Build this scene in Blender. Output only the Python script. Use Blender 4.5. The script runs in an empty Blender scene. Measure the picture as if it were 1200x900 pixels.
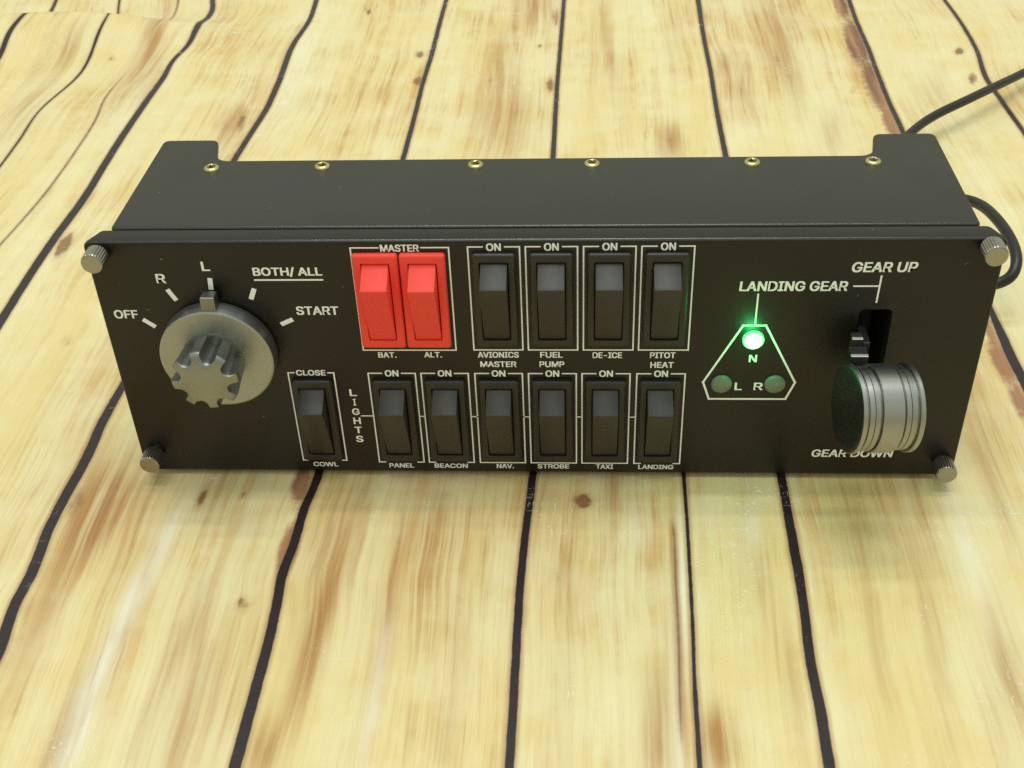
import bpy, bmesh, math, random, os
import numpy as np
from mathutils import Vector, Matrix

random.seed(7)
sc = bpy.context.scene
col = sc.collection
MM = 0.001

# ------------------------------------------------------------------ camera
FPX = 1432.68                                   # focal length for a picture 1200 wide
CAM = np.array([0.0138, -0.2975, 0.2631])
YAW, PIT, ROL = -0.0739, 0.6469, -0.0423


def cam_axes():
    f = np.array([math.sin(YAW) * math.cos(PIT), math.cos(YAW) * math.cos(PIT), -math.sin(PIT)])
    r = np.array([math.cos(YAW), -math.sin(YAW), 0])
    u = np.cross(r, f)
    return (math.cos(ROL) * r + math.sin(ROL) * u, -math.sin(ROL) * r + math.cos(ROL) * u, f)


AR, AU, AF = cam_axes()
cam = bpy.data.cameras.new('camera')
cam.sensor_width = 36
cam.lens = FPX / 1200 * 36
cam.clip_start = 0.01
cam.clip_end = 100
cam.dof.use_dof = True
cam.dof.focus_distance = 0.405
cam.dof.aperture_fstop = 64
co = bpy.data.objects.new('camera', cam)
col.objects.link(co)
co.matrix_world = Matrix(((AR[0], AU[0], -AF[0], CAM[0]), (AR[1], AU[1], -AF[1], CAM[1]),
                          (AR[2], AU[2], -AF[2], CAM[2]), (0, 0, 0, 1)))
sc.camera = co

# ------------------------------------------------------------------ light
sc.view_settings.view_transform = 'Standard'
sc.view_settings.look = 'None'
sc.view_settings.exposure = 0.08
sc.view_settings.gamma = 1
sc.cycles.use_denoising = False
sc.cycles.filter_width = 1.5
sc.cycles.sample_clamp_indirect = 6

wd = bpy.data.worlds.new('World')
sc.world = wd
wd.use_nodes = True
wn, wl = wd.node_tree.nodes, wd.node_tree.links
wn.clear()
wo = wn.new('ShaderNodeOutputWorld')
wb = wn.new('ShaderNodeBackground')
wt = wn.new('ShaderNodeTexCoord')
ws = wn.new('ShaderNodeSeparateXYZ')
wr = wn.new('ShaderNodeValToRGB')               # the room: darker walls, pale ceiling
wl.new(wt.outputs['Generated'], ws.inputs[0])
wl.new(ws.outputs['Z'], wr.inputs[0])
wl.new(wr.outputs[0], wb.inputs[0])
wl.new(wb.outputs[0], wo.inputs[0])
cr = wr.color_ramp
cr.elements[0].position = 0.0
cr.elements[0].color = (0.34, 0.34, 0.25, 1)
cr.elements[1].position = 0.75
cr.elements[1].color = (0.69, 0.75, 0.69, 1)
e = cr.elements.new(0.3)
e.color = (0.66, 0.67, 0.50, 1)
wb.inputs[1].default_value = 0.96


def tube_lamp(name, loc, sx, sy, watt, rz=0):
    l = bpy.data.lights.new(name, 'AREA')
    l.shape = 'RECTANGLE'
    l.size, l.size_y = sx, sy
    l.energy = watt
    l.color = (0.97, 1.0, 0.93)
    o = bpy.data.objects.new(name, l)
    o.location = loc
    o.rotation_euler = (0, 0, rz)
    col.objects.link(o)


tube_lamp('added_fill_lamp', (0.35, 0.20, 2.2), 1.0, 0.06, 7.8)
tube_lamp('added_fill_lamp', (-0.25, 0.42, 2.2), 1.0, 0.06, 7.8)
tube_lamp('added_fill_lamp', (-0.10, -0.40, 2.2), 1.2, 0.30, 8.8)  # added fill overhead in front, brightens the lower rocker facets and the face


# ------------------------------------------------------------------ helpers
def tag(o, label=None, cat=None, kind=None):
    if label:
        o['label'] = label
    if cat:
        o['category'] = cat
    if kind:
        o['kind'] = kind
    return o


def link(name, me, mat=None, parent=None):
    o = bpy.data.objects.new(name, me)
    col.objects.link(o)
    if mat:
        me.materials.clear()
        me.materials.append(mat)
    if parent:
        o.parent = parent
    return o


def obj(name, bm, mat, parent=None, smooth=None):
    bmesh.ops.recalc_face_normals(bm, faces=bm.faces)
    me = bpy.data.meshes.new(name)
    bm.to_mesh(me)
    bm.free()
    if smooth is not None:
        me.polygons.foreach_set('use_smooth', [True] * len(me.polygons))
        me.set_sharp_from_angle(angle=math.radians(smooth))
    return link(name, me, mat, parent)


def bake(o):
    """Apply the modifiers of o to its mesh."""
    dg = bpy.context.evaluated_depsgraph_get()
    me = bpy.data.meshes.new_from_object(o.evaluated_get(dg))
    o.modifiers.clear()
    o.data = me
    return o


def smooth(o, ang=35):
    me = o.data
    me.polygons.foreach_set('use_smooth', [True] * len(me.polygons))
    me.set_sharp_from_angle(angle=math.radians(ang))


def box(bm, x0, x1, y0, y1, z0, z1):
    vs = [bm.verts.new((x * MM, y * MM, z * MM)) for x in (x0, x1) for y in (y0, y1) for z in (z0, z1)]
    for f in ((0, 1, 3, 2), (4, 6, 7, 5), (0, 4, 5, 1), (2, 3, 7, 6), (0, 2, 6, 4), (1, 5, 7, 3)):
        bm.faces.new([vs[i] for i in f])
    return vs


def prism(bm, pts, axis, a, b):
    """Extrude a 2-D outline (mm) along an axis from a to b (mm)."""
    def P(u, v, w):
        return {'x': (w, u, v), 'y': (u, w, v), 'z': (u, v, w)}[axis]
    lo = [bm.verts.new([c * MM for c in P(u, v, a)]) for u, v in pts]
    hi = [bm.verts.new([c * MM for c in P(u, v, b)]) for u, v in pts]
    n = len(pts)
    bm.faces.new(lo)
    bm.faces.new(hi)
    for i in range(n):
        bm.faces.new((lo[i], lo[(i + 1) % n], hi[(i + 1) % n], hi[i]))


def rrect(x0, x1, y0, y1, r, n=6):
    out = []
    for cx, cy, a in ((x1 - r, y1 - r, 0), (x0 + r, y1 - r, 90), (x0 + r, y0 + r, 180), (x1 - r, y0 + r, 270)):
        for i in range(n + 1):
            t = math.radians(a + 90 * i / n)
            out.append((cx + r * math.cos(t), cy + r * math.sin(t)))
    return out


def round_poly(pts, r, n=5):
    """Round the corners of a polygon; r is one radius or a list."""
    out = []
    m = len(pts)
    for i, p in enumerate(pts):
        rr = r[i] if isinstance(r, (list, tuple)) else r
        p = Vector(p)
        a, b = Vector(pts[i - 1]) - p, Vector(pts[(i + 1) % m]) - p
        if rr <= 0:
            out.append(tuple(p))
            continue
        a.normalize()
        b.normalize()
        ang = a.angle(b) / 2
        d = rr / math.tan(ang)
        c = p + (a + b).normalized() * (rr / math.sin(ang))
        s, e_ = p + a * d - c, p + b * d - c
        t0, t1 = math.atan2(s.y, s.x), math.atan2(e_.y, e_.x)
        dt = (t1 - t0 + math.pi) % (2 * math.pi) - math.pi
        for k in range(n + 1):
            t = t0 + dt * k / n
            out.append((c.x + rr * math.cos(t), c.y + rr * math.sin(t)))
    return out


def lathe(bm, prof, axis, centre, n=64, close=True):
    """Revolve (radius, along) pairs in mm about an axis through centre (mm)."""
    rings = []
    cx, cy, cz = centre
    for r, w in prof:
        ring = []
        for i in range(n):
            t = 2 * math.pi * i / n
            c, s = r * math.cos(t), r * math.sin(t)
            p = {'x': (cx + w, cy + c, cz + s), 'y': (cx + c, cy + w, cz + s), 'z': (cx + c, cy + s, cz + w)}[axis]
            ring.append(bm.verts.new([q * MM for q in p]))
        rings.append(ring)
    for a, b in zip(rings, rings[1:]):
        for i in range(n):
            bm.faces.new((a[i], a[(i + 1) % n], b[(i + 1) % n], b[i]))
    if close:
        bm.faces.new(rings[0])
        bm.faces.new(rings[-1])


def bevel_bm(bm, w, seg=2, ang=30, clamp=True):
    bmesh.ops.recalc_face_normals(bm, faces=bm.faces)
    bm.normal_update()
    ed = [e_ for e_ in bm.edges if len(e_.link_faces) == 2 and e_.calc_face_angle(0) > math.radians(ang)]
    bmesh.ops.bevel(bm, geom=ed, offset=w * MM, segments=seg, profile=0.5, affect='EDGES', clamp_overlap=clamp)


# ------------------------------------------------------------------ materials
class NT:
    def __init__(s, name):
        s.m = bpy.data.materials.new(name)
        s.m.use_nodes = True
        s.t = s.m.node_tree
        s.p = s.t.nodes['Principled BSDF']

    def n(s, kind, **kw):
        nd = s.t.nodes.new(kind)
        for k, v in kw.items():
            if k.startswith('i_'):
                nd.inputs[k[2:].replace('_', ' ')].default_value = v
            else:
                setattr(nd, k, v)
        return nd

    def l(s, a, b):
        s.t.links.new(a, b)

    def val(s, v, sock):
        if isinstance(v, (int, float)):
            sock.default_value = v
        else:
            s.l(v, sock)

    def math(s, op, a, b=0.0, c=0.0, clamp=False):
        nd = s.n('ShaderNodeMath', operation=op, use_clamp=clamp)
        for i, v in enumerate((a, b, c)):
            s.val(v, nd.inputs[i])
        return nd.outputs[0]

    def mix(s, f, a, b, mode='MIX'):
        nd = s.n('ShaderNodeMix', data_type='RGBA', blend_type=mode)
        s.val(f, nd.inputs[0])
        for v, k in ((a, 6), (b, 7)):
            if isinstance(v, tuple):
                nd.inputs[k].default_value = (*v[:3], 1)
            else:
                s.l(v, nd.inputs[k])
        return nd.outputs[2]

    def noise(s, vec, scale, detail=3, rough=0.55, dim='3D', dist=0.0):
        nd = s.n('ShaderNodeTexNoise', noise_dimensions=dim)
        nd.inputs['Scale'].default_value = scale
        nd.inputs['Detail'].default_value = detail
        nd.inputs['Roughness'].default_value = rough
        nd.inputs['Distortion'].default_value = dist
        s.l(vec, nd.inputs['Vector'])
        return nd.outputs['Fac']

    def ramp(s, f, lo, hi):
        nd = s.n('ShaderNodeMapRange', interpolation_type='SMOOTHSTEP')
        s.val(f, nd.inputs[0])
        nd.inputs[1].default_value = lo
        nd.inputs[2].default_value = hi
        return nd.outputs[0]

    def bump(s, h, strength, dist):
        b = s.n('ShaderNodeBump')
        b.inputs['Strength'].default_value = strength
        b.inputs['Distance'].default_value = dist
        s.l(h, b.inputs['Height'])
        s.l(b.outputs[0], s.p.inputs['Normal'])


def surface(name, colr, rough, metal=0.0, grain=600, amount=0.08, bump=0.0, dust=0.0, spec=0.5, stretch=None):
    t = NT(name)
    tc = t.n('ShaderNodeTexCoord')
    vec = tc.outputs['Object']
    if stretch:
        mp = t.n('ShaderNodeMapping')
        mp.inputs['Scale'].default_value = stretch
        t.l(vec, mp.inputs['Vector'])
        vec = mp.outputs[0]
    nz = t.noise(vec, grain, 4, 0.6)
    big = t.noise(tc.outputs['Object'], 28, 3, 0.6)
    c1 = tuple(c * (1 - amount) for c in colr)
    c2 = tuple(min(1, c * (1 + amount)) for c in colr)
    base = t.mix(nz, c1, c2)
    if dust:
        sp = t.noise(tc.outputs['Object'], 420, 2, 0.5)
        base = t.mix(t.math('MULTIPLY', t.ramp(sp, 0.74, 0.80), dust), base, (0.45, 0.43, 0.36))
    t.l(base, t.p.inputs['Base Color'])
    rr = t.math('ADD', t.math('MULTIPLY', t.math('SUBTRACT', big, 0.5), 0.16), rough)
    rr = t.math('ADD', t.math('MULTIPLY', t.math('SUBTRACT', nz, 0.5), 0.10), rr, clamp=True)
    t.l(rr, t.p.inputs['Roughness'])
    t.p.inputs['Metallic'].default_value = metal
    t.p.inputs['Specular IOR Level'].default_value = spec
    if bump:
        t.bump(nz, bump, 0.0002)
    return t.m


M_plate = surface('black_satin_plate', (0.0095, 0.008, 0.006), 0.36, 0, 2600, 0.25, 0.25, 0.35, 0.38)
M_house = surface('black_powder_coat', (0.018, 0.018, 0.012), 0.38, 0, 2200, 0.25, 0.3, 0.25)
M_edge = surface('black_edge_highlight', (0.035, 0.034, 0.028), 0.20, 0, 900, 0.3)
M_plastic = surface('black_switch_plastic', (0.018, 0.017, 0.013), 0.40, 0, 1800, 0.2, 0.12, 0.2)
M_rocker = surface('black_rocker_plastic', (0.024, 0.022, 0.017), 0.46, 0, 1800, 0.2, 0.12, 0.0)
M_red = surface('red_switch_plastic', (0.90, 0.075, 0.055), 0.52, 0, 1500, 0.06, 0.1, 0.0, 0.27)
M_ink = surface('white_ink', (0.90, 0.98, 1.0), 0.55, 0, 2400, 0.10)
M_alu = surface('satin_aluminium', (0.37, 0.385, 0.375), 0.45, 1, 900, 0.10, 0.08, 0, 0.5, (1, 6, 1))
M_grip = surface('dark_satin_aluminium', (0.29, 0.295, 0.275), 0.40, 1, 900, 0.10, 0.06)
M_wheel = surface('turned_aluminium', (0.35, 0.355, 0.33), 0.37, 1, 700, 0.12, 0.06, 0, 0.5, (8, 1, 1))
M_pewter = surface('pewter_pointer', (0.27, 0.265, 0.23), 0.42, 1, 900, 0.1, 0.1)
M_groove = surface('dark_groove_metal', (0.05, 0.05, 0.045), 0.4, 1, 900, 0.1)
M_cap = surface('black_end_cap', (0.010, 0.010, 0.008), 0.40, 0, 900, 0.2)
M_arm = surface('dark_steel_lever_arm', (0.045, 0.045, 0.04), 0.40, 0.6, 900, 0.1)
M_tread_glint = surface('steel_step_highlight', (0.48, 0.48, 0.44), 0.40, 0.5, 900, 0.1)
M_nickel = surface('nickel_thumbscrew', (0.35, 0.335, 0.295), 0.36, 1, 1500, 0.15, 0.15)
M_brass = surface('yellow_zinc_screw', (0.60, 0.52, 0.24), 0.30, 1, 1500, 0.15, 0.1)
M_recess = surface('black_recess', (0.012, 0.011, 0.010), 0.6, 0, 900, 0.1)
M_cable = surface('black_rubber_cable', (0.009, 0.009, 0.008), 0.38, 0, 1500, 0.2, 0.1)


def lens_material(name, lit):
    t = NT(name)
    tc = t.n('ShaderNodeTexCoord')
    if lit:
        t.p.inputs['Base Color'].default_value = (0.1, 0.6, 0.2, 1)
        t.p.inputs['Roughness'].default_value = 0.3
        ln = t.n('ShaderNodeVectorMath', operation='LENGTH')      # the diode is hottest at its middle
        t.l(tc.outputs['Object'], ln.inputs[0])
        f = t.ramp(ln.outputs['Value'], 0.0020, 0.0033)
        t.l(t.mix(f, (0.75, 1.0, 0.80), (0.01, 1.0, 0.07)), t.p.inputs['Emission Color'])
        t.l(t.math('ADD', t.math('MULTIPLY', f, -2.0), 5.0), t.p.inputs['Emission Strength'])
    else:
        nz = t.noise(tc.outputs['Object'], 500, 3)
        t.l(t.mix(nz, (0.12, 0.17, 0.115), (0.17, 0.225, 0.16)), t.p.inputs['Base Color'])
        t.p.inputs['Roughness'].default_value = 0.35
        t.p.inputs['Subsurface Weight'].default_value = 0.2
        t.p.inputs['Subsurface Radius'].default_value = (0.001, 0.001, 0.001)
    return t.m


M_lit = lens_material('lit_green_lens', True)
M_off = lens_material('unlit_green_lens', False)


# ------------------------------------------------------------------ tabletop: vinyl sheet printed with planks
def sheet_height(x, y):
    """A soft ripple of the sheet at the far left, elsewhere flat."""
    x, y = np.asarray(x, float), np.asarray(y, float)
    yr = 0.3756 + 0.14 * (x + 0.36)
    fade = 1 / (1 + np.exp((x + 0.245) / 0.018))
    t = y - yr
    h = 0.017 * fade * np.exp(-np.where(t < 0, (t / 0.030) ** 2, (t / 0.013) ** 2))
    h2 = 0.004 / (1 + np.exp((x + 0.24) / 0.03)) * np.exp(-((y - 0.34 - 0.5 * (x + 0.3)) / 0.030) ** 2)
    return h + h2


def ray_sheet(px, py):
    d = AF + (px - 600) / FPX * AR - (py - 450) / FPX * AU
    lo = (0.06 - CAM[2]) / d[2]
    hi = (0.0 - CAM[2]) / d[2]
    ts = np.linspace(lo, hi, 1500)
    P = CAM[None, :] + ts[:, None] * d[None, :]
    below = P[:, 2] <= sheet_height(P[:, 0], P[:, 1]) + 1e-6
    i = int(np.argmax(below)) if below.any() else len(ts) - 1
    return P[i, 0], P[i, 1]


# plank seams: traced along the print, (x, y) on the picture 1200 x 900, and the seam's breadth there
SEAMS = [
    ([(66, 0, 4), (62, 9, 4), (24, 21, 5), (10, 40, 6), (0, 65, 6)], 1.0),
    ([(140, 0, 2.5), (139, 8, 2.5), (125, 20, 2), (115, 40, 3.5), (97, 82, 3), (45, 131, 2.2), (22, 165, 2.6), (0, 195, 2.6)], 1.0),
    ([(209, 0, 1.5), (208, 7, 1.0), (165, 62, 0.0), (122, 117, 1.2), (112, 140, 1.4), (90, 175, 1.3), (50, 230, 1.4), (20, 265, 1.4), (0, 287, 1.4)], 0.75),
    ([(249, 0, 6), (249, 10, 6), (232, 30, 7), (220, 53, 5), (203, 71, 5), (192, 90, 7), (172, 118, 8), (140, 165, 9), (120, 197, 9.5), (100, 230, 10), (65, 278, 11), (30, 330, 11), (0, 378, 12)], 1.0),
    ([(371, 0, 5.5), (362, 25, 5.5), (345, 50, 6.5), (325, 100, 7), (312, 128, 7), (295, 155, 7), (273, 190, 7.5), (145, 450, 10), (120, 495, 12), (100, 540, 13), (75, 585, 13), (55, 625, 13), (40, 665, 14), (15, 715, 14), (0, 760, 15)], 1.0),
    ([(523, 0, 4.5), (515, 28, 5), (507, 60, 5.5), (495, 100, 5), (485, 140, 5.5), (472, 188, 6), (376, 547, 10), (370, 565, 10), (357, 595, 10.5), (345, 635, 11), (332, 670, 12), (322, 720, 12), (310, 770, 13), (295, 825, 14), (275, 900, 15)], 1.0),
    ([(661, 0, 4.5), (657, 50, 4.5), (653, 100, 5), (650, 150, 5.5), (648, 185, 6), (625, 552, 9), (619, 600, 9), (612, 660, 9.5), (607, 725, 10), (603, 800, 10.5), (597, 900, 11)], 1.0),
    ([(735, 0, 0), (740, 180, 0), (786, 600, 0.0), (789, 620, 1.6), (792, 680, 2.2), (795, 740, 2.6), (797, 830, 2.4), (800, 900, 0)], 0.5),
    ([(748, 0, 0), (755, 180, 0), (801, 555, 4.5), (805, 610, 4), (809, 680, 4.5), (812, 740, 4.5), (814, 800, 5), (817, 850, 6), (820, 900, 6.5)], 1.0),
    ([(818, 0, 5.5), (825, 45, 5), (832, 80, 5), (840, 130, 5.5), (850, 181, 6.5), (915, 556, 10), (923, 600, 10.5), (932, 650, 12), (942, 710, 11), (950, 775, 12), (961, 830, 13), (972, 900, 14)], 1.0),
    ([(995, 0, 5), (1005, 28, 5), (1017, 55, 5), (1030, 90, 5), (1042, 120, 5.5), (1057, 152, 6), (1162, 365, 7), (1175, 395, 11), (1187, 422, 12), (1200, 447, 12)], 1.0),
    ([(1107, 0, 4), (1125, 25, 4.5), (1145, 60, 5), (1155, 90, 6), (1175, 120, 6), (1200, 155, 6)], 1.0),
]


def pchip(x, xp, fp):
    """Monotone cubic through the points, straight beyond the ends."""
    xp, fp = np.asarray(xp, float), np.asarray(fp, float)
    h = np.diff(xp)
    d = np.diff(fp) / h
    m = np.zeros_like(fp)
    m[0], m[-1] = d[0], d[-1]
    m[1:-1] = (d[:-1] * h[1:] + d[1:] * h[:-1]) / (h[:-1] + h[1:])
    xc = np.clip(x, xp[0], xp[-1])
    i = np.clip(np.searchsorted(xp, xc) - 1, 0, len(h) - 1)
    t = (xc - xp[i]) / h[i]
    t2, t3 = t * t, t * t * t
    return ((2 * t3 - 3 * t2 + 1) * fp[i] + (t3 - 2 * t2 + t) * h[i] * m[i]
            + (-2 * t3 + 3 * t2) * fp[i + 1] + (t3 - t2) * h[i] * m[i + 1])


Ys = np.unique(np.concatenate([np.linspace(-0.6, -0.13, 36), np.arange(-0.13, 0.56, 0.0022), np.linspace(0.56, 1.25, 40)]))
NY = len(Ys)
seam_x, seam_w, seam_k = [], [], []
for pts, dark in SEAMS:
    g = []
    for px, py, w in pts:
        x, y = ray_sheet(px, py)
        dist = float(np.dot(np.array([x, y, 0]) - CAM, AF))
        g.append((y, x, 0.5 * w * dist / FPX))
    g.sort()
    gy, gx, gw = (np.array([q[i] for q in g]) for i in range(3))
    k = min(4, len(g) - 1)
    s0 = np.clip((gx[k] - gx[0]) / (gy[k] - gy[0]), -0.35, 0.35)
    s1 = np.clip((gx[-1] - gx[-1 - k]) / (gy[-1] - gy[-1 - k]), -0.35, 0.35)
    X = pchip(Ys, gy, gx)
    X = np.where(Ys < gy[0], gx[0] + s0 * 0.3 * (Ys - gy[0]), X)
    X = np.where(Ys > gy[-1], gx[-1] + s1 * 0.3 * (Ys - gy[-1]), X)
    X = X + 0.00005 * np.sin(Ys * 210 + 3 * np.sin(Ys * 90 + len(seam_x))) * (gw.max() > 0.001)
    seam_x.append(X)
    seam_w.append(np.interp(Ys, gy, gw) if gw[0] > 0 and gw[-1] > 0 else np.interp(Ys, gy, gw))
    seam_k.append(dark)
# planks beyond the picture
for s in (-1, 1):
    base = seam_x[0] if s < 0 else seam_x[-1]
    xs = base.copy()
    new = []
    j = 0
    while (xs[0] > -0.95 if s < 0 else xs[0] < 0.95) and j < 9:
        xs = xs + s * (0.085 + 0.02 * random.random()) + 0.0015 * np.sin(Ys * (20 + 9 * j) + j)
        new.append(xs.copy())
        j += 1
    ww = np.full(NY, 0.0020)
    for xx in new:
        if s < 0:
            seam_x.insert(0, xx); seam_w.insert(0, ww); seam_k.insert(0, 1.0)
        else:
            seam_x.append(xx); seam_w.append(ww); seam_k.append(1.0)
for i in range(1, len(seam_x)):                 # keep the order everywhere
    seam_x[i] = np.maximum(seam_x[i], seam_x[i - 1] + 0.0025)

# marks of the print: knots, bark and smudges (px, py, half length along grain px, half breadth px, turn deg, amount, kind)
MARKS = [
    (683, 587, 6, 8.5, 10, 1.0, 'knot'), (285, 708, 7, 4, 5, 1.0, 'knot'), (75, 287, 13, 5, 35, 0.9, 'knot'),
    (78, 400, 5, 3, 30, 0.7, 'knot'), (492, 64, 3.5, 4, 0, 0.8, 'knot'), (491, 95, 3.5, 5, 0, 1.0, 'knot'), (632, 54, 2, 2.5, 0, 0.7, 'knot'),
    (575, 95, 4, 3, 0, 0.5, 'knot'), (645, 100, 8, 5, 0, 0.7, 'knot'), (1124, 60, 3.5, 4, 0, 0.9, 'knot'), (1000, 105, 4, 2.5, 0, 0.6, 'knot'),
    (131, 69, 3, 3, 0, 0.6, 'knot'), (283, 142, 12, 4, 15, 0.7, 'knot'), (237, 583, 12, 5, 20, 0.7, 'knot'), (286, 581, 5, 3, 10, 0.6, 'knot'),
    (880, 715, 5, 3, 0, 0.5, 'knot'), (432, 14, 3, 4, 60, 0.7, 'knot'), (910, 70, 16, 5, -20, 0.5, 'knot'),
    (353, 568, 25, 10, 14, 1.0, 'bark'), (337, 645, 34, 11, 16, 1.0, 'bark'), (343, 625, 18, 9, 16, 0.8, 'bark'),
    (985, 5, 20, 8, -20, 0.9, 'bark'), (1003, 50, 30, 11, -20, 1.0, 'bark'), (1025, 100, 34, 11, -22, 1.0, 'bark'), (1045, 143, 22, 10, -24, 1.0, 'bark'),
    (1160, 390, 25, 6, -24, 0.9, 'bark'), (1175, 425, 30, 10, -26, 1.0, 'bark'), (1195, 470, 30, 9, -26, 0.9, 'bark'),
    (1140, 92, 8, 6, 0, 0.8, 'bark'), (651, 20, 14, 5, 0, 0.7, 'bark'), (88, 590, 26, 9, 24, 0.6, 'bark'),
    (625, 10, 20, 14, 10, 0.8, 'stain'), (590, 60, 30, 8, 5, 0.4, 'stain'), (585, 130, 40, 24, 8, 0.5, 'stain'), (620, 130, 20, 18, 5, 0.4, 'stain'),
    (785, 165, 14, 10, 0, 0.8, 'stain'), (850, 75, 12, 7, 0, 0.7, 'stain'), (870, 100, 20, 14, 0, 0.5, 'stain'), (790, 50, 30, 8, -5, 0.4, 'stain'),
    (700, 40, 40, 6, 8, 0.5, 'stain'), (720, 85, 40, 6, -10, 0.5, 'stain'), (905, 30, 30, 18, -15, 0.6, 'stain'), (920, 80, 34, 10, -20, 0.6, 'stain'),
    (975, 150, 20, 12, 0, 0.4, 'stain'), (1090, 110, 20, 12, -20, 0.4, 'stain'),
    (80, 60, 25, 9, 25, 0.6, 'stain'), (180, 45, 35, 10, 25, 0.7, 'stain'), (265, 150, 20, 10, 20, 0.5, 'stain'), (275, 140, 18, 5, 20, 0.6, 'stain'),
    (25, 130, 60, 12, 30, 0.4, 'stain'), (150, 100, 40, 12, 35, 0.3, 'stain'),
    (135, 590, 40, 38, 30, 1.0, 'stain'), (112, 600, 30, 12, 30, 0.8, 'stain'), (100, 620, 50, 14, 30, 0.7, 'stain'), (170, 600, 60, 9, 22, 0.7, 'stain'), (60, 700, 60, 10, 28, 0.4, 'stain'),
    (255, 560, 30, 10, 20, 0.4, 'stain'), (230, 830, 90, 26, 22, 0.6, 'stain'), (210, 760, 80, 8, 24, 0.6, 'stain'), (280, 800, 60, 10, 20, 0.6, 'stain'),
    (75, 860, 60, 16, 25, 0.7, 'stain'), (140, 740, 90, 7, 24, 0.6, 'stain'), (370, 730, 60, 9, 16, 1.0, 'stain'), (372, 640, 50, 6, 14, 0.9, 'stain'), (395, 600, 50, 6, 12, 0.7, 'stain'), (358, 800, 50, 7, 16, 0.7, 'stain'), (400, 660, 70, 7, 15, 0.6, 'stain'),
    (310, 880, 30, 12, 15, 0.8, 'stain'), (420, 600, 50, 5, 14, 0.6, 'stain'), (450, 720, 90, 6, 10, 0.5, 'stain'), (540, 760, 90, 6, 6, 0.5, 'stain'), (500, 620, 60, 14, 8, 0.3, 'stain'),
    (665, 770, 110, 8, 2, 0.5, 'stain'), (640, 590, 40, 8, 0, 0.4, 'stain'), (720, 575, 20, 12, 0, 0.5, 'stain'), (775, 860, 60, 18, -2, 0.8, 'stain'), (790, 660, 60, 4, -2, 0.5, 'stain'),
    (840, 860, 24, 12, 0, 0.9, 'stain'), (850, 885, 24, 12, 0, 0.7, 'stain'), (875, 640, 60, 9, -3, 0.4, 'stain'), (900, 700, 50, 8, -5, 0.4, 'stain'), (925, 800, 60, 6, -8, 0.5, 'stain'),
    (1075, 600, 70, 6, -12, 0.5, 'stain'), (1090, 720, 60, 8, -12, 0.5, 'stain'), (1020, 720, 90, 6, -9, 0.4, 'stain'), (1180, 800, 60, 18, -10, 0.6, 'stain'), (1100, 850, 60, 12, -10, 0.4, 'stain'),
    (1165, 560, 60, 8, -18, 0.4, 'stain'), (1150, 260, 30, 12, -25, 0.3, 'stain'),
    (115, 790, 70, 9, 24, 0.9, 'pale'), (150, 710, 50, 8, 24, 0.9, 'pale'), (90, 870, 50, 9, 22, 0.9, 'pale'), (190, 640, 40, 7, 24, 0.7, 'pale'),
    (745, 620, 20, 10, 0, 0.4, 'pale'), (795, 850, 70, 4, -2, 0.7, 'pale'), (800, 690, 70, 4, -2, 0.6, 'pale'), (880, 620, 20, 8, 0, 0.6, 'pale'), (150, 130, 30, 9, 35, 0.4, 'pale'),
    (1130, 640, 60, 12, -15, 0.5, 'pale'), (350, 70, 60, 10, 20, 0.4, 'pale'), (440, 820, 80, 6, 10, 0.5, 'pale'),
]


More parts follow.
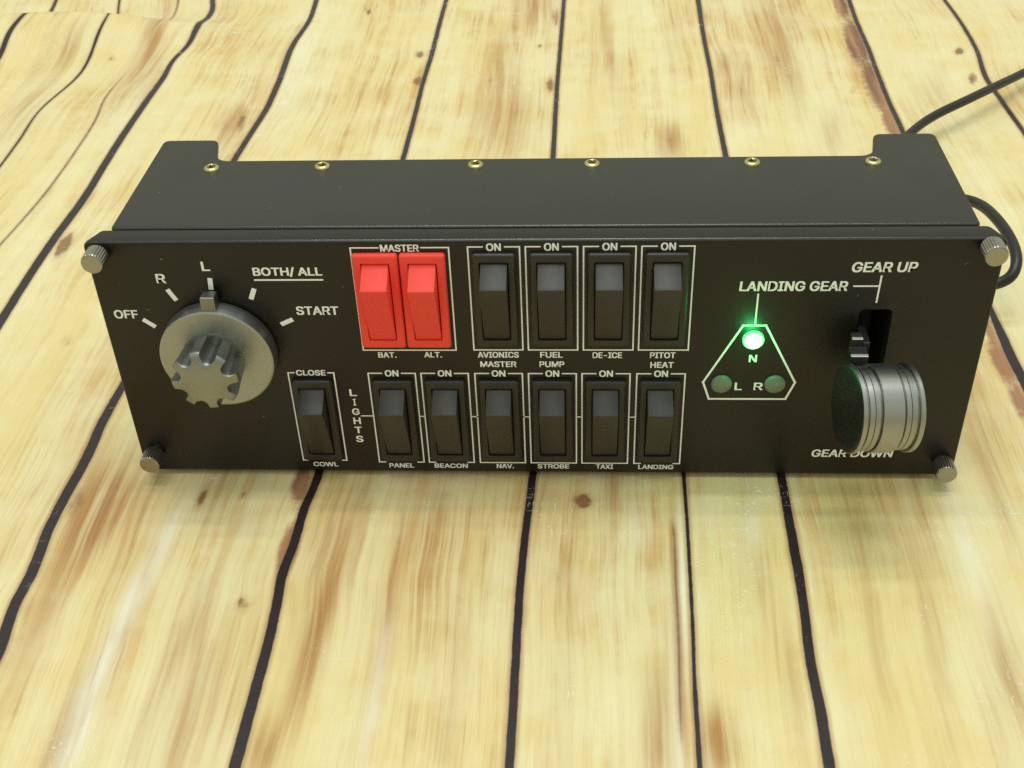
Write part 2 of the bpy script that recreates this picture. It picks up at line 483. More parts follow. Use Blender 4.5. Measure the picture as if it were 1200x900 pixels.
def build_tabletop():
    fr = [0.0, 0.012]
    cols = []
    for i in range(len(seam_x) - 1):
        wmid = float(np.median(seam_x[i + 1] - seam_x[i]))
        n = max(7, int(wmid / (0.0026 if -0.50 < seam_x[i].mean() < 0.40 else 0.012)))
        fs = [0.0] + list(np.linspace(0.012, 0.988, n))
        cols += [(i, f) for f in fs]
    cols.append((len(seam_x) - 1, 0.0))
    NX = len(cols)
    X = np.zeros((NX, NY))
    SD = np.zeros((NX, NY))
    HW = np.zeros((NX, NY))
    DK = np.zeros((NX, NY))
    G = np.zeros((NX, NY, 3))
    rs = np.random.RandomState(3)
    off = rs.uniform(0, 40, len(seam_x) + 1)
    for c, (i, f) in enumerate(cols):
        a = seam_x[i]
        b = seam_x[i + 1] if i + 1 < len(seam_x) else a + 0.05
        X[c] = a + f * (b - a)
        k = i if f <= 0.5 else i + 1
        SD[c] = np.abs(X[c] - seam_x[k])
        HW[c] = seam_w[k]
        DK[c] = seam_k[k]
        G[c, :, 0] = f * float(np.median(b - a)) + off[i]
        G[c, :, 1] = Ys
        G[c, :, 2] = i * 1.37
    Y = np.broadcast_to(Ys, (NX, NY)).copy()
    Z = sheet_height(X, Y)
    # marks
    chan = {k: np.zeros((NX, NY)) for k in ('knot', 'bark', 'stain', 'pale')}
    for px, py, la, lb, turn, amt, kind in MARKS:
        if kind == 'knot':
            la, lb = la * 1.3, lb * 1.3
        x0, y0 = ray_sheet(px, py)
        t = math.radians(90 - turn)                       # the mark's axes measured on the print itself
        ux, uy = ray_sheet(px + la * math.cos(t), py - la * math.sin(t))
        vx, vy = ray_sheet(px + lb * math.sin(t), py + lb * math.cos(t))
        u, v = np.array([ux - x0, uy - y0]), np.array([vx - x0, vy - y0])
        Mx = np.linalg.inv(np.array([u, v]).T)
        dx, dy = X - x0, Y - y0
        q = (Mx[0, 0] * dx + Mx[0, 1] * dy) ** 2 + (Mx[1, 0] * dx + Mx[1, 1] * dy) ** 2
        g = amt * np.exp(-q * (0.7 if kind in ('knot', 'bark') else 0.55))
        chan[kind] = np.maximum(chan[kind], g) if kind != 'stain' else 1 - (1 - chan[kind]) * (1 - g)
    verts = np.stack([X, Y, Z], 2).reshape(-1, 3)
    idx = np.arange(NX * NY).reshape(NX, NY)
    quads = np.stack([idx[:-1, :-1], idx[1:, :-1], idx[1:, 1:], idx[:-1, 1:]], 2).reshape(-1, 4)
    me = bpy.data.meshes.new('tabletop')
    me.vertices.add(len(verts))
    me.vertices.foreach_set('co', verts.ravel())
    me.loops.add(quads.size)
    me.loops.foreach_set('vertex_index', quads.ravel().astype(np.int32))
    me.polygons.add(len(quads))
    me.polygons.foreach_set('loop_start', np.arange(0, quads.size, 4, dtype=np.int32))
    me.update(calc_edges=True)
    me.polygons.foreach_set('use_smooth', np.ones(len(quads), bool))
    for nm, arr in (('seam_distance', SD), ('seam_breadth', HW), ('seam_dark', DK),
                    ('knot', chan['knot']), ('bark', chan['bark']), ('stain', chan['stain']), ('pale', chan['pale'])):
        me.attributes.new(nm, 'FLOAT', 'POINT').data.foreach_set('value', arr.ravel().astype(np.float32))
    me.attributes.new('grain', 'FLOAT_VECTOR', 'POINT').data.foreach_set('vector', G.ravel().astype(np.float32))

    t = NT('printed_plank_vinyl')
    at = {}
    for nm in ('seam_distance', 'seam_breadth', 'seam_dark', 'knot', 'bark', 'stain', 'pale'):
        at[nm] = t.n('ShaderNodeAttribute', attribute_name=nm).outputs['Fac']
    gv = t.n('ShaderNodeAttribute', attribute_name='grain').outputs['Vector']
    tc = t.n('ShaderNodeTexCoord').outputs['Object']

    def stretch(vec, sx, sy, sz=1.0):
        mp = t.n('ShaderNodeMapping')
        mp.inputs['Scale'].default_value = (sx, sy, sz)
        t.l(vec, mp.inputs['Vector'])
        return mp.outputs[0]

    # grain lines wander a little along the plank
    w1 = t.noise(stretch(gv, 7, 5), 1.0, 3, 0.5)
    w2 = t.noise(stretch(gv, 26, 16), 1.0, 2, 0.5)
    wob = t.math('ADD', t.math('MULTIPLY', t.math('SUBTRACT', w1, 0.5), 0.014), t.math('MULTIPLY', t.math('SUBTRACT', w2, 0.5), 0.0012))
    sx = t.n('ShaderNodeSeparateXYZ')
    t.l(gv, sx.inputs[0])
    cx = t.n('ShaderNodeCombineXYZ')
    t.l(t.math('ADD', sx.outputs[0], wob), cx.inputs[0])
    t.l(sx.outputs[1], cx.inputs[1])
    t.l(sx.outputs[2], cx.inputs[2])
    gw = cx.outputs[0]
    fine = t.noise(stretch(gw, 480, 11), 1.0, 3, 0.6)
    mid = t.noise(stretch(gw, 190, 7), 1.0, 4, 0.6)
    broad = t.noise(stretch(gw, 38, 3.2), 1.0, 4, 0.6)
    cloud = t.noise(stretch(gw, 17, 9), 1.0, 4, 0.65)
    cream = (0.78, 0.63, 0.285)
    honey = (0.61, 0.35, 0.105)
    tan = (0.44, 0.22, 0.065)
    brown = (0.27, 0.105, 0.05)
    pale = (0.82, 0.73, 0.43)
    mott = t.noise(tc, 34, 5, 0.62)
    c = t.mix(t.ramp(t.math('ADD', t.math('MULTIPLY', broad, 0.5), t.math('MULTIPLY', mott, 0.5)), 0.36, 0.64), pale, cream)
    c = t.mix(t.math('MULTIPLY', t.ramp(cloud, 0.50, 0.80), 0.42), c, honey)
    c = t.mix(t.math('MULTIPLY', t.ramp(mid, 0.50, 0.66), t.math('ADD', 0.10, t.math('MULTIPLY', t.ramp(t.math('ADD', t.math('MULTIPLY', cloud, 0.6), t.math('MULTIPLY', mott, 0.4)), 0.42, 0.66), 0.54))), c, honey)
    dens = t.math('ADD', 0.05, t.math('MULTIPLY', t.ramp(t.math('ADD', t.math('MULTIPLY', cloud, 0.6), t.math('MULTIPLY', mott, 0.4)), 0.45, 0.68), 0.62))
    c = t.mix(t.math('MULTIPLY', t.ramp(fine, 0.50, 0.68), dens), c, tan)
    fib = t.noise(stretch(gw, 1400, 40), 1.0, 2, 0.6)
    c = t.mix(t.math('MULTIPLY', t.ramp(fib, 0.46, 0.66), t.math('ADD', 0.10, t.math('MULTIPLY', t.ramp(cloud, 0.4, 0.7), 0.22))), c, honey)
    # traced stains take the grain's streaks with them
    st = t.math('MULTIPLY', at['stain'], t.math('ADD', 0.30, t.ramp(mid, 0.34, 0.64)), clamp=True)
    c = t.mix(t.math('MULTIPLY', st, 0.95), c, tan)
    st2 = t.math('MULTIPLY', at['stain'], t.ramp(fine, 0.52, 0.74))
    c = t.mix(t.math('MULTIPLY', st2, 0.45), c, brown)
    pl = t.math('MULTIPLY', at['pale'], t.math('ADD', 0.35, t.ramp(mid, 0.35, 0.65)), clamp=True)
    c = t.mix(t.math('MULTIPLY', pl, 0.8), c, (0.90, 0.88, 0.72))
    edge = t.noise(tc, 260, 4, 0.6)
    bk = t.ramp(t.math('ADD', at['bark'], t.math('MULTIPLY', t.math('SUBTRACT', edge, 0.5), 0.5)), 0.28, 0.72)
    bcol = t.mix(t.ramp(mid, 0.35, 0.70), (0.44, 0.19, 0.09), (0.13, 0.035, 0.025))
    c = t.mix(t.math('MULTIPLY', bk, 0.88), c, bcol)
    kn = t.ramp(t.math('ADD', at['knot'], t.math('MULTIPLY', t.math('SUBTRACT', edge, 0.5), 0.35)), 0.36, 0.62)
    c = t.mix(t.math('MULTIPLY', kn, 0.88), c, (0.15, 0.050, 0.035))
    kh = t.math('MULTIPLY', t.ramp(at['knot'], 0.08, 0.5), 0.35)
    c = t.mix(kh, c, tan)
    # dark gaps with a thin brown edge
    rag = t.math('MULTIPLY', t.math('SUBTRACT', t.noise(tc, 220, 4, 0.65), 0.5), 0.0005)
    sd = t.math('SUBTRACT', t.math('ADD', at['seam_distance'], rag), at['seam_breadth'])
    has = t.ramp(at['seam_breadth'], 0.00002, 0.00025)
    halo = t.math('MULTIPLY', t.math('SUBTRACT', 1.0, t.ramp(sd, 0.0, t_halo := 0.0016)), t.math('MULTIPLY', has, t.math('ADD', 0.30, t.math('MULTIPLY', cloud, 0.6))))
    c = t.mix(halo, c, (0.33, 0.15, 0.075))
    gap = t.math('MULTIPLY', t.math('SUBTRACT', 1.0, t.ramp(sd, -0.00022, 0.00022)), t.math('MULTIPLY', has, at['seam_dark']))
    gcol = t.mix(t.noise(tc, 160, 3), (0.012, 0.007, 0.009), (0.034, 0.019, 0.021))
    c = t.mix(gap, c, gcol)
    # white scuffs and crumbs worn into the vinyl
    sc1 = t.noise(stretch(tc, 900, 240, 1), 1.0, 2, 0.5, dist=1.5)
    scm = t.ramp(t.noise(tc, 22, 3), 0.54, 0.70)
    sc2 = t.noise(stretch(tc, 170, 700, 1), 1.0, 2, 0.5, dist=2.0)
    scf = t.math('MULTIPLY', t.math('MAXIMUM', t.ramp(sc1, 0.64, 0.70), t.ramp(sc2, 0.65, 0.71)), scm)
    c = t.mix(t.math('MULTIPLY', scf, 0.7), c, (0.86, 0.86, 0.78))
    t.l(c, t.p.inputs['Base Color'])
    rg = t.math('ADD', 0.40, t.math('MULTIPLY', t.math('SUBTRACT', t.noise(tc, 60, 4), 0.5), 0.20))
    t.l(t.math('ADD', rg, t.math('MULTIPLY', scf, 0.25)), t.p.inputs['Roughness'])
    t.p.inputs['Specular IOR Level'].default_value = 0.45
    hb = t.math('ADD', t.math('MULTIPLY', t.noise(tc, 14, 3), 1.0), t.math('MULTIPLY', t.noise(tc, 900, 2), 0.03))
    t.bump(hb, 0.25, 0.003)
    o = link('tabletop', me, t.m)
    tag(o, 'pale wooden plank surface with dark wavy seams under the switch panel', None, 'structure')
    return o


build_tabletop()

# ------------------------------------------------------------------ the switch panel
panel = bpy.data.objects.new('switch_panel', None)
panel.empty_display_size = 0.05
col.objects.link(panel)
tag(panel, 'black aircraft switch panel with rocker switches, round knob and gear lever standing on planks', 'switch panel')

ZB, ZT = 1.8, 88.6
# front plate
bm = bmesh.new()
prism(bm, rrect(-130.4, 130.4, ZB, ZT, 2.2, 5), 'y', 0.0, 7.0)
for v in bm.verts:
    if v.co.y > 5 * MM:
        v.co.x *= 127.0 / 130.0
bevel_bm(bm, 1.0, 4, 60, False)
plate = obj('front_plate', bm, M_plate, panel)
bm = bmesh.new()
prism(bm, rrect(92.9, 102.4, 24.5, 65.0, 1.6, 5), 'y', -5, 22)
cut = obj('cutter', bm, M_recess)
for f in cut.data.polygons:
    f.material_index = 0


def carve(o):
    o.data.materials.append(M_recess)
    md = o.modifiers.new('slot', 'BOOLEAN')
    md.operation = 'DIFFERENCE'
    md.object = cut
    md.solver = 'EXACT'
    md.material_mode = 'TRANSFER'
    bake(o)


carve(plate)
smooth(plate, 40)

# housing: folded sheet-metal box with two rear mounting tabs
bm = bmesh.new()
out = [(-124.6, 8.4), (124.8, 8.4), (124.8, 66.2), (105.6, 66.2), (102.6, 51.2), (-103.2, 51.2), (-106.5, 66.2), (-124.6, 66.2)]
prism(bm, round_poly(out, [1.3, 1.3, 2.2, 2.4, 5.0, 5.0, 2.4, 2.2]), 'z', 85.8, 88.2)
bevel_bm(bm, 0.85, 4, 60, False)
box(bm, -124.4, 124.6, 8.7, 50.8, 2.5, 85.79)
for x0, x1 in ((-124.5, -123.0), (123.2, 124.7)):
    box(bm, x0, x1, 50.81, 65.6, 2.5, 85.79)
box(bm, -122.5, 122.5, 7.01, 8.69, 5, 85.2)
house = obj('housing', bm, M_house, panel)
carve(house)
smooth(house, 40)
bpy.data.objects.remove(cut)
for o in (plate, house):                         # lamp highlight put into upper folded edges: lighter, glossier black
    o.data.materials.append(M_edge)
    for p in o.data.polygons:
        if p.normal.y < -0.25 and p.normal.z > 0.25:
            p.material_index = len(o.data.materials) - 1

# rubber feet under the housing
for x in (-112, 112):
    for y in (14, 45):
        bm = bmesh.new()
        lathe(bm, [(4.6, 0.0), (5.0, 0.4), (5.2, 2.55)], 'z', (x, y, 0), 24)
        obj('foot', bm, M_recess, house, 40)

# screws along the rear edge of the housing
def screw_mesh():
    bm = bmesh.new()
    prof = [(0.75, -0.15), (0.85, 0.25), (1.25, 0.55), (1.75, 0.42), (2.05, 0.12), (2.1, -0.3)]
    lathe(bm, prof, 'z', (0, 0, 0), 24)
    for a in range(2):
        vs = box(bm, -1.1, 1.1, -0.17, 0.17, 0.50, 0.575)
        bmesh.ops.rotate(bm, cent=(0, 0, 0), matrix=Matrix.Rotation(math.pi / 2 * a + 0.5, 3, 'Z'), verts=vs)
    bmesh.ops.recalc_face_normals(bm, faces=bm.faces)
    me = bpy.data.meshes.new('screw')
    bm.to_mesh(me)
    bm.free()
    me.materials.append(M_brass)
    me.materials.append(M_groove)
    for p in me.polygons:
        if len(p.vertices) == 4 and p.index >= len(me.polygons) - 12:
            p.material_index = 1
        p.use_smooth = True
    me.set_sharp_from_angle(angle=math.radians(40))
    return me


sm = screw_mesh()
for i, (x, y) in enumerate([(-103.7, 45.9), (-68.5, 46.6), (-20.2, 46.8), (16.1, 46.9), (65.3, 46.9), (102.0, 46.9)]):
    o = bpy.data.objects.new('screw', sm)
    col.objects.link(o)
    o.parent = house
    o.location = (x * MM, y * MM, 88.25 * MM)
    o.rotation_euler = (0, 0, i * 1.1)
    o.scale = (1.2, 1.2, 1.1)


# knurled thumbscrews at the corners
def thumb_mesh():
    bm = bmesh.new()
    n = 72

    def ring(r, y, kn):
        return [bm.verts.new((r * (1 + (kn if i % 3 == 0 else 0)) * math.cos(2 * math.pi * i / n) * MM, y * MM,
                              r * (1 + (kn if i % 3 == 0 else 0)) * math.sin(2 * math.pi * i / n) * MM)) for i in range(n)]
    R = [ring(2.4, 0.2, 0), ring(2.4, -1.0, 0), ring(3.2, -1.1, 0.0), ring(3.4, -1.4, -0.07), ring(3.4, -6.3, -0.07),
         ring(3.2, -6.75, 0), ring(2.8, -6.9, 0), ring(0.4, -6.92, 0)]
    for a, b in zip(R, R[1:]):
        for i in range(n):
            bm.faces.new((a[i], a[(i + 1) % n], b[(i + 1) % n], b[i]))
    bm.faces.new(R[0])
    bm.faces.new(R[-1])
    bmesh.ops.recalc_face_normals(bm, faces=bm.faces)
    me = bpy.data.meshes.new('thumbscrew')
    bm.to_mesh(me)
    bm.free()
    me.materials.append(M_nickel)
    return me


tm = thumb_mesh()
for x, z in ((-125.8, 85.6), (125.4, 87.0), (-125.4, 9.8), (126.0, 7.8)):
    z = z - 0.5 if z > 50 else z
    o = bpy.data.objects.new('thumbscrew', tm)
    col.objects.link(o)
    o.parent = panel
    o.location = (x * MM, 0, z * MM)
    o.rotation_euler = (0, random.random(), 0)
    o.scale = (0.95, 1, 0.95)

# printed lettering and lines ------------------------------------------------
try:
    FONT = bpy.data.fonts.load(os.path.join(bpy.utils.resource_path('LOCAL'), 'datafiles', 'fonts', 'Inter.woff2'))
except Exception:
    FONT = None
PY = -0.04                                       # the ink's front, mm


def ink(bm, name, label=None):
    o = obj(name, bm, M_ink, plate)
    if label:
        o['label'] = label
    return o


def text(s, cx, cz, height, width=None, shear=0.0, bold=0.043):
    """Printed word centred at (cx, cz) mm, cap height and total width in mm."""
    cu = bpy.data.curves.new('lettering', 'FONT')
    cu.body = s
    if FONT:
        cu.font = FONT
    cu.size = 1
    cu.shear = shear
    cu.extrude = 0
    cu.resolution_u = 4
    tmp = bpy.data.objects.new('lettering', cu)
    col.objects.link(tmp)
    dg = bpy.context.evaluated_depsgraph_get()
    me = bpy.data.meshes.new_from_object(tmp.evaluated_get(dg))
    bpy.data.objects.remove(tmp)
    v = np.zeros(len(me.vertices) * 3)
    me.vertices.foreach_get('co', v)
    v = v.reshape(-1, 3)
    lo, hi = v.min(0), v.max(0)
    sy = height / (hi[1] - lo[1])
    sx = width / (hi[0] - lo[0]) if width else sy
    w = np.zeros_like(v)
    w[:, 0] = (cx + (v[:, 0] - (lo[0] + hi[0]) / 2) * sx) * MM
    w[:, 2] = (cz + (v[:, 1] - (lo[1] + hi[1]) / 2) * sy) * MM
    w[:, 1] = PY * MM
    me.vertices.foreach_set('co', w.ravel())
    bm = bmesh.new()
    for k, (dx, dz) in enumerate(((-bold, -bold), (bold, -bold), (-bold, bold), (bold, bold), (0, 0))):
        n0 = len(bm.verts)
        bm.from_mesh(me)
        bm.verts.ensure_lookup_table()
        for q in bm.verts[n0:]:                  # five strikes of the word make its bold weight
            q.co += Vector((dx * height * MM, -0.003 * k * MM, dz * height * 0.6 * MM))
    bm.to_mesh(me)
    bm.free()
    me.update()
    o = link('lettering', me, M_ink, plate)
    o['label'] = 'white printed lettering reading ' + s
    return o


def bar(bm, x0, z0, x1, z1, w=0.42):
    a, b = Vector((x0, z0)), Vector((x1, z1))
    d = (b - a).normalized()
    n = Vector((-d.y, d.x)) * w / 2
    a, b = a - d * w / 2, b + d * w / 2
    bm.faces.new([bm.verts.new((p.x * MM, PY * MM, p.y * MM)) for p in (a - n, b - n, b + n, a + n)])


def strokes(name, segs, label=None, w=0.42):
    """Lines that may cross: each one lies a hair above the one before."""
    bm = bmesh.new()
    for i, s in enumerate(segs):
        k = len(bm.verts)
        bar(bm, *s, w=w)
        bm.verts.ensure_lookup_table()
        for v in bm.verts[k:]:
            v.co.y -= 0.004 * MM * (i % 4)
    return ink(bm, name, label)


def frame(x0, x1, z0, z1, gap, cx, bottom=None):
    segs = [(x0, z1, cx - gap / 2, z1), (cx + gap / 2, z1, x1, z1), (x0, z1, x0, z0), (x1, z1, x1, z0)]
    if bottom is None:
        segs.append((x0, z0, x1, z0))
    else:
        segs += [(x0, z0, x0 + bottom, z0), (x1 - bottom, z0, x1, z0)]
    return strokes('outline', segs, 'thin white outline printed round a switch')


TOP = [(-11.85, 'AVIONICS'), (4.5, 'FUEL'), (20.9, 'DE-ICE'), (37.25, 'PITOT')]
BOT = [(-44.95, 'PANEL'), (-28.7, 'BEACON'), (-12.2, 'NAV.'), (4.15, 'STROBE'), (20.4, 'TAXI'), (36.95, 'LANDING')]
frame(-52.7, -24.6, 50.5, 86.15, 12.3, -38.6)
text('MASTER', -38.6, 86.0, 2.25, 10.9)
text('BAT.', -45.6, 48.7, 1.9, 5.4)
text('ALT.', -31.7, 48.8, 1.9, 5.2)
for cx, w in TOP:
    frame(cx - 7.35, cx + 7.35, 50.6, 86.3, 6.4, cx)
    text('ON', cx, 86.2, 2.4, 4.0)
for s, cx, cz, w in (('AVIONICS', -12.0, 48.8, 12.2), ('MASTER', -12.1, 45.3, 10.8), ('FUEL', 4.0, 48.8, 6.6), ('PUMP', 4.1, 45.3, 7.3),
                     ('DE-ICE', 20.7, 48.7, 8.6), ('PITOT', 37.2, 48.7, 7.4), ('HEAT', 37.1, 45.1, 6.8)):
    text(s, cx, cz, 2.05, w)
for cx, w in BOT:
    frame(cx - 7.25, cx + 7.25, 6.1, 41.8, 6.2, cx, 2.0 if w in ('PANEL', 'BEACON', 'LANDING') else None)
    text('ON', cx, 41.8, 2.3, 4.0)
for s, cx, w in (('COWL', -69.9, 8.0), ('PANEL', -45.1, 7.9), ('BEACON', -29.0, 10.6), ('NAV.', -11.5, 5.4), ('STROBE', 4.0, 10.0), ('TAXI', 20.4, 5.4), ('LANDING', 36.7, 11.0)):
    text(s, cx, 4.65 if s != 'COWL' else 5.0, 1.75, w)
frame(-77.0, -62.8, 6.7, 41.95, 10.6, -69.9, 1.4)
text('CLOSE', -69.9, 41.95, 2.0, 9.0)
for ch, z in zip('LIGHTS', (34.3, 30.55, 26.8, 23.1, 19.4, 15.7)):
    text(ch, -57.65, z, 2.5, {'I': 0.62}.get(ch, 2.1))
strokes('outline', [(-56.0, 25.1, -52.2, 25.1)] + [(a + 7.25, 25.0, b - 7.25, 25.0) for (a, _), (b, _) in zip(BOT, BOT[1:])],
        'white line joining the light switches')
# magneto dial print
text('OFF', -122.8, 63.6, 2.9, 7.0)
text('R', -109.6, 76.1, 3.0, 2.6)
text('L', -95.6, 80.2, 3.0, 2.2)
text('BOTH/ ALL', -71.9, 78.2, 3.1, 20.0)
text('START', -64.9, 64.8, 2.9, 12.4)
strokes('outline', [(-81.8, 75.5, -62.0, 75.5)], 'white line under the words BOTH/ ALL', 0.55)
for a, b in (((-117.5, 61.3), (-115.3, 59.5)), ((-108.1, 71.7), (-106.8, 69.1)), ((-95.1, 75.5), (-95.3, 72.9)),
             ((-82.8, 71.9), (-83.8, 69.5)), ((-75.8, 60.2), (-73.3, 61.4))):
    strokes('tick_mark', [(*a, *b)], None, 1.45)
# landing gear print
text('LANDING GEAR', 73.2, 72.95, 3.2, 30.2, 0.06)
text('GEAR UP', 97.9, 79.2, 3.2, 17.9, 0.1)
text('GEAR DOWN', 97.9, 10.8, 2.9, 25.0, 0.1)
strokes('outline', [(63.5, 70.2, 63.5, 60.0)], 'white line from LANDING GEAR to the lit lamp', 0.5)
strokes('outline', [(90.2, 72.9, 97.2, 72.9), (97.4, 76.2, 97.2, 67.5)], 'white line from LANDING GEAR to the lever slot', 0.5)
tri = [(60.1, 59.4), (66.7, 59.4), (77.2, 38.6), (74.9, 32.3), (51.8, 32.3), (49.7, 38.7)]
strokes('outline', [(*tri[i], *tri[(i + 1) % 6]) for i in range(6)], 'white six-sided outline round the three gear lamps', 0.62)
text('N', 63.9, 47.5, 2.5, 2.15)
text('L', 60.4, 37.1, 2.7, 2.0)
text('R', 66.4, 37.1, 2.7, 2.5)


# rocker switches ------------------------------------------------------------
def bezel_bm(w=12.6, h=32.0, ow=8.5, oh=27.0, p=1.7):
    """A frame standing p proud of the plate, with a rounded front edge."""
    bm = bmesh.new()
    o = [(0.0, 0.0), (0.0, -p + 0.85)] + [(0.85 - 0.85 * math.cos(a), -p + 0.85 - 0.85 * math.sin(a)) for a in (0.4, 0.8, 1.2, 1.57)]
    loops = []
    for ins, y in o:
        loops.append([bm.verts.new((x * MM, y * MM, z * MM)) for x, z in rrect(-w / 2 + ins, w / 2 - ins, -h / 2 + ins, h / 2 - ins, max(0.2, 0.9 - ins), 4)])
    for y, g in ((-p, 0.0), (-p + 0.2, 0.12), (-0.02, 0.12)):
        loops.append([bm.verts.new((x * MM, y * MM, z * MM)) for x, z in rrect(-ow / 2 + g, ow / 2 - g, -oh / 2 + g, oh / 2 - g, 0.25, 4)])
    for a, b in zip(loops, loops[1:]):
        n = len(a)
        for i in range(n):
            bm.faces.new((a[i], a[(i + 1) % n], b[(i + 1) % n], b[i]))
    return bm


def rocker_bm():
    """Rocker pushed in at its foot, the head standing out; outline in (y, z) from the opening's centre."""
    bm = bmesh.new()
    prof = [(-0.06, 13.0), (-1.2, 12.95)]
    n = 8
    for i in range(1, n + 1):                    # slightly hollow upper facet
        t = i / n
        y = -1.2 + t * (-8.6 + 1.2)
        z = 12.95 + t * (8.35 - 12.95) - 0.25 * math.sin(math.pi * t)
        prof.append((y, z))
    for i in range(1, n + 1):                    # long face back down to the foot
        t = i / n
        y = -8.6 + t * (-1.3 + 8.6) + 0.25 * math.sin(math.pi * t)
        z = 8.35 + t * (-13.0 - 8.35)
        prof.append((y, z))
    prof.append((-0.06, -13.05))
    prism(bm, prof, 'x', -3.85, 3.85)
    bevel_bm(bm, 0.2, 2, 40)
    return bm


def shared(bm, name, mat, ang=25):
    bmesh.ops.recalc_face_normals(bm, faces=bm.faces)
    me = bpy.data.meshes.new(name)
    bm.to_mesh(me)
    bm.free()
    me.materials.append(mat)
    me.polygons.foreach_set('use_smooth', [True] * len(me.polygons))
    me.set_sharp_from_angle(angle=math.radians(ang))
    return me


bez_k, bez_r = shared(bezel_bm(), 'bezel', M_plastic, 50), shared(bezel_bm(13.2, 32.4), 'bezel', M_red, 50)
roc_k, roc_r = shared(rocker_bm(), 'rocker', M_rocker), shared(rocker_bm(), 'rocker', M_red)


def switch(cx, cz, red, label):
    b = bpy.data.objects.new('rocker_switch', bez_r if red else bez_k)
    col.objects.link(b)
    b.parent = panel
    b.location = (cx * MM, 0, cz * MM)
    b['label'] = label
    r = bpy.data.objects.new('rocker', roc_r if red else roc_k)
    col.objects.link(r)
    r.parent = b
    r.rotation_euler = (random.uniform(-0.008, 0.008), 0, 0)


switch(-45.95, 68.35, True, 'red rocker switch above the word BAT.')
switch(-32.35, 68.35, True, 'red rocker switch above the word ALT.')
for (cx, w) in TOP:
    switch(cx - 0.1, 68.6, False, 'black rocker switch above the word ' + w)
for (cx, w) in BOT:
    switch(cx - 0.1, 23.65, False, 'black rocker switch above the word ' + w)
switch(-70.1, 23.65, False, 'black rocker switch under the word CLOSE')

# magneto knob ---------------------------------------------------------------
KX, KZ = -96.0, 51.3
bm = bmesh.new()
lathe(bm, [(16.8, -0.3), (17.2, -0.8), (17.2, -5.6), (17.1, -6.1), (16.6, -6.4), (8.0, -6.4)], 'y', (KX, 0, KZ), 96)
dial = obj('rotary_knob', bm, M_alu, panel, 30)
dial['label'] = 'grey metal rotary knob with a scalloped grip'
# fluted grip
bm = bmesh.new()
NA, NF, RH, YF = 480, 8, 10.3, -17.4
GX = KX - 0.9


def flute(a, y):
    """Outline radius of the grip: eight U-shaped flutes that stop short of the dial."""
    k = 2 * math.pi / NF
    d = ((a - math.radians(75)) + k / 2) % k - k / 2
    hw = 2.45                                    # half breadth of a flute
    s = abs(10.0 * math.sin(d))
    run = 1.0 if y < -7.05 else 0.0
    depth = 0.0
    if s < hw:
        depth = (min(1.0, (hw - s) / 0.35) * 0.9 + 2.3 * math.sqrt(1 - (s / hw) ** 2)) * math.sqrt(run)
    return RH - 0.9 * max(0.0, (y - YF) / 11.0) - depth


def grip_point(a, r, y):
    return bm.verts.new(((GX + r * math.cos(a)) * MM, y * MM, (KZ + r * math.sin(a)) * MM))


rings = []
ang = [2 * math.pi * i / NA for i in range(NA)]
for y in (-6.3, -7.0, -7.1, -9, -11, -13, -15, -15.9):
    rings.append([grip_point(a, flute(a, y), y) for a in ang])
for s in (0.985, 0.955, 0.88, 0.75, 0.6, 0.4, 0.2, 0.03):
    rings.append([grip_point(a, flute(a, YF) * s, YF + 0.4 - 1.9 * (1 - (flute(a, YF) * s / RH) ** 2) + (0.55 if s > 0.98 else 0.16 if s > 0.95 else 0)) for a in ang])
for a, b in zip(rings, rings[1:]):
    for i in range(NA):
        bm.faces.new((a[i], a[(i + 1) % NA], b[(i + 1) % NA], b[i]))
bm.faces.new(rings[-1])
grip = obj('grip', bm, M_grip, dial, 38)
# pointer tab
bm = bmesh.new()
vs = box(bm, -2.15, 2.15, -5.7, -1.6, 16.2, 21.6)
bevel_bm(bm, 0.3, 2)
bmesh.ops.rotate(bm, cent=(0, 0, 0), matrix=Matrix.Rotation(math.radians(2.0), 3, 'Y'), verts=bm.verts)
bmesh.ops.translate(bm, vec=(KX * MM, 0, KZ * MM), verts=bm.verts)
obj('pointer', bm, M_pewter, dial)

# indicator lamps -------------------------------------------------------------
for (x, z, lit, lab) in ((63.4, 54.5, True, 'lit green lamp above the letter N'), (55.2, 38.2, False, 'unlit green lamp beside the letter L'),
                         (71.2, 38.2, False, 'unlit green lamp beside the letter R')):
    bm = bmesh.new()
    r = 3.15
    prof = [(r, 0.1), (r, -0.55)] + [(r * math.cos(t), -0.55 - 0.95 * math.sin(t)) for t in np.linspace(0.1, 1.5, 8)]
    lathe(bm, prof, 'y', (0, 0, 0), 40)
    o = obj('indicator_lamp', bm, M_lit if lit else M_off, panel, 50)
    o.location = (x * MM, 0, z * MM)
    o['label'] = lab
    if lit:                                      # the light that the diode throws on the plate round it
        l = bpy.data.lights.new('lamp_light', 'POINT')
        l.energy = 0.0055
        l.color = (0.02, 1.0, 0.22)
        l.shadow_soft_size = 0.0015
        lo_ = bpy.data.objects.new('lamp_light', l)
        col.objects.link(lo_)
        lo_.parent = o
        lo_.location = (0, -6.5 * MM, 0)

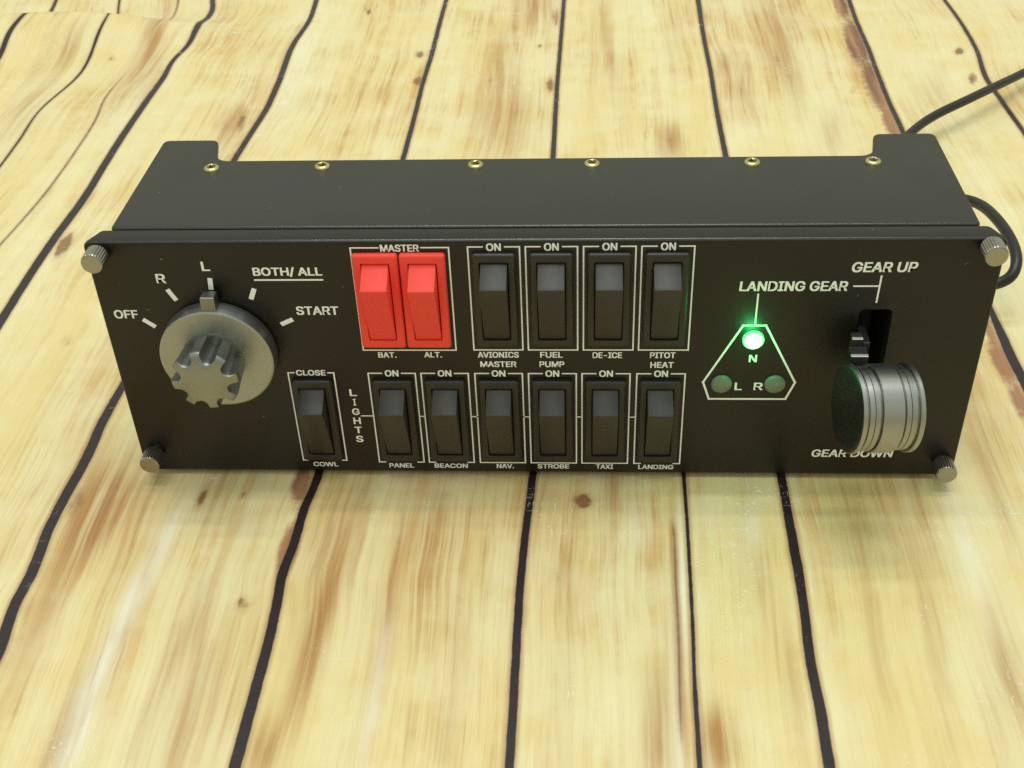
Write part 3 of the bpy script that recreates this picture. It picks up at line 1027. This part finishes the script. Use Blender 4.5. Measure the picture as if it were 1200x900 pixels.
# landing gear lever ----------------------------------------------------------
WX, WY, WZ, WR = 96.4, -22.0, 46.2, 12.9
bm = bmesh.new()
prism(bm, [(19, 58.0), (-5.6, 58.6), (-7.6, 58.6), (-7.6, 55.0), (-5, 50), (3, 48), (19, 50)], 'x', 93.3, 95.4)
prism(bm, [(-4.5, 60.2), (-6.8, 60.0), (-7.8, 59.9), (-7.8, 56), (-8.5, 53), (-4.5, 52)], 'x', 90.1, 93.29)
prism(bm, [(-7.9, 57.3), (-11.1, 57.1), (-12.2, 57.0), (-12.2, 54), (-12.8, 51), (-7.9, 50)], 'x', 89.4, 94.4)
prism(bm, [(-12.3, 53.1), (-15.9, 52.9), (-17.2, 52.8), (-22, 49), (-22, 43), (-14, 43), (-12.3, 48)], 'x', 91.2, 95.6)
bevel_bm(bm, 0.2, 2)
lever = obj('gear_lever', bm, M_arm, panel)
lever.data.materials.append(M_tread_glint)
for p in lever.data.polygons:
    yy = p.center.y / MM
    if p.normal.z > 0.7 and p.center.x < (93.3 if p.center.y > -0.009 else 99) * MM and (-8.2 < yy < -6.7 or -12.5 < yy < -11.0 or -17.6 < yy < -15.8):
        p.material_index = 1  # lamp glint painted on the upward step edges in a lighter metal
lever['label'] = 'landing gear lever with a wheel-shaped metal knob'
prof = [(0.2, 0.02), (6.0, 0.02), (10.0, 0.01), (11.8, 0.0), (12.5, 0.12), (12.8, 0.25), (12.95, 0.5), (12.95, 1.35), (12.7, 1.6), (11.7, 1.65),
        (11.7, 2.2), (12.15, 2.3), (12.2, 3.7), (12.15, 3.75), (11.8, 3.77), (11.8, 3.93), (12.15, 3.95), (12.2, 4.0), (12.2, 5.3), (12.1, 5.38), (11.5, 5.3), (11.5, 5.95), (12.6, 6.0), (12.8, 6.2)]
half = prof
full = half + [(r, 18.0 - w) for r, w in reversed(half)]
bm = bmesh.new()
lathe(bm, full, 'x', (-9.0, 0, 0), 96)
wheel = obj('wheel_knob', bm, M_wheel, lever, 28)
wheel.location = (WX * MM, WY * MM, WZ * MM)
wheel.rotation_euler = (0, math.radians(4), math.radians(8))
wheel.scale = (1, 0.985, 0.985)
wheel.data.materials.append(M_cap)
wheel.data.materials.append(M_groove)
for p in wheel.data.polygons:
    c = p.center
    rad = math.hypot(c.y, c.z) / MM
    if c.x < -8.75 * MM or c.x > 8.95 * MM:
        p.material_index = 1
    elif rad < 11.95 and abs(p.normal.x) < 0.5:
        p.material_index = len(o.data.materials) - 1


# ------------------------------------------------------------------ cable
def pix(px, py, z):
    d = AF + (px - 600) / FPX * AR - (py - 450) / FPX * AU
    t = (z - CAM[2]) / d[2]
    return CAM + t * d


path = [np.array([0.62, 0.47, 0.0025]), np.array([0.44, 0.37, 0.003]), pix(1330, 20, 0.004), pix(1262, 52, 0.006), pix(1200, 86, 0.010), pix(1160, 104, 0.012), pix(1130, 119, 0.013), pix(1098, 133, 0.012), pix(1067, 153, 0.010),
        np.array([0.140, 0.192, 0.009]), np.array([0.140, 0.168, 0.012]), np.array([0.154, 0.154, 0.018]),
        pix(1142, 233, 0.024), pix(1163, 250, 0.026), pix(1181, 272, 0.026), pix(1193, 298, 0.024), pix(1190, 322, 0.020), pix(1172, 333, 0.016),
        pix(1148, 335, 0.015), np.array([0.1405, 0.078, 0.018]), np.array([0.131, 0.074, 0.024]), np.array([0.116, 0.071, 0.030]), np.array([0.108, 0.052, 0.032])]
cu = bpy.data.curves.new('cable', 'CURVE')
cu.dimensions = '3D'
sp = cu.splines.new('NURBS')
sp.points.add(len(path) - 1)
for p, q in zip(sp.points, path):
    p.co = (*q, 1)
sp.order_u = 4
sp.use_endpoint_u = True
sp.resolution_u = 10
cu.bevel_depth = 0.0021
cu.bevel_resolution = 5
cu.use_fill_caps = True
tmp = bpy.data.objects.new('cable', cu)
col.objects.link(tmp)
dg = bpy.context.evaluated_depsgraph_get()
me = bpy.data.meshes.new_from_object(tmp.evaluated_get(dg))
bpy.data.objects.remove(tmp)
me.polygons.foreach_set('use_smooth', [True] * len(me.polygons))
tag(link('cable', me, M_cable), 'thin black cable curling out behind the right end of the panel', 'cable')
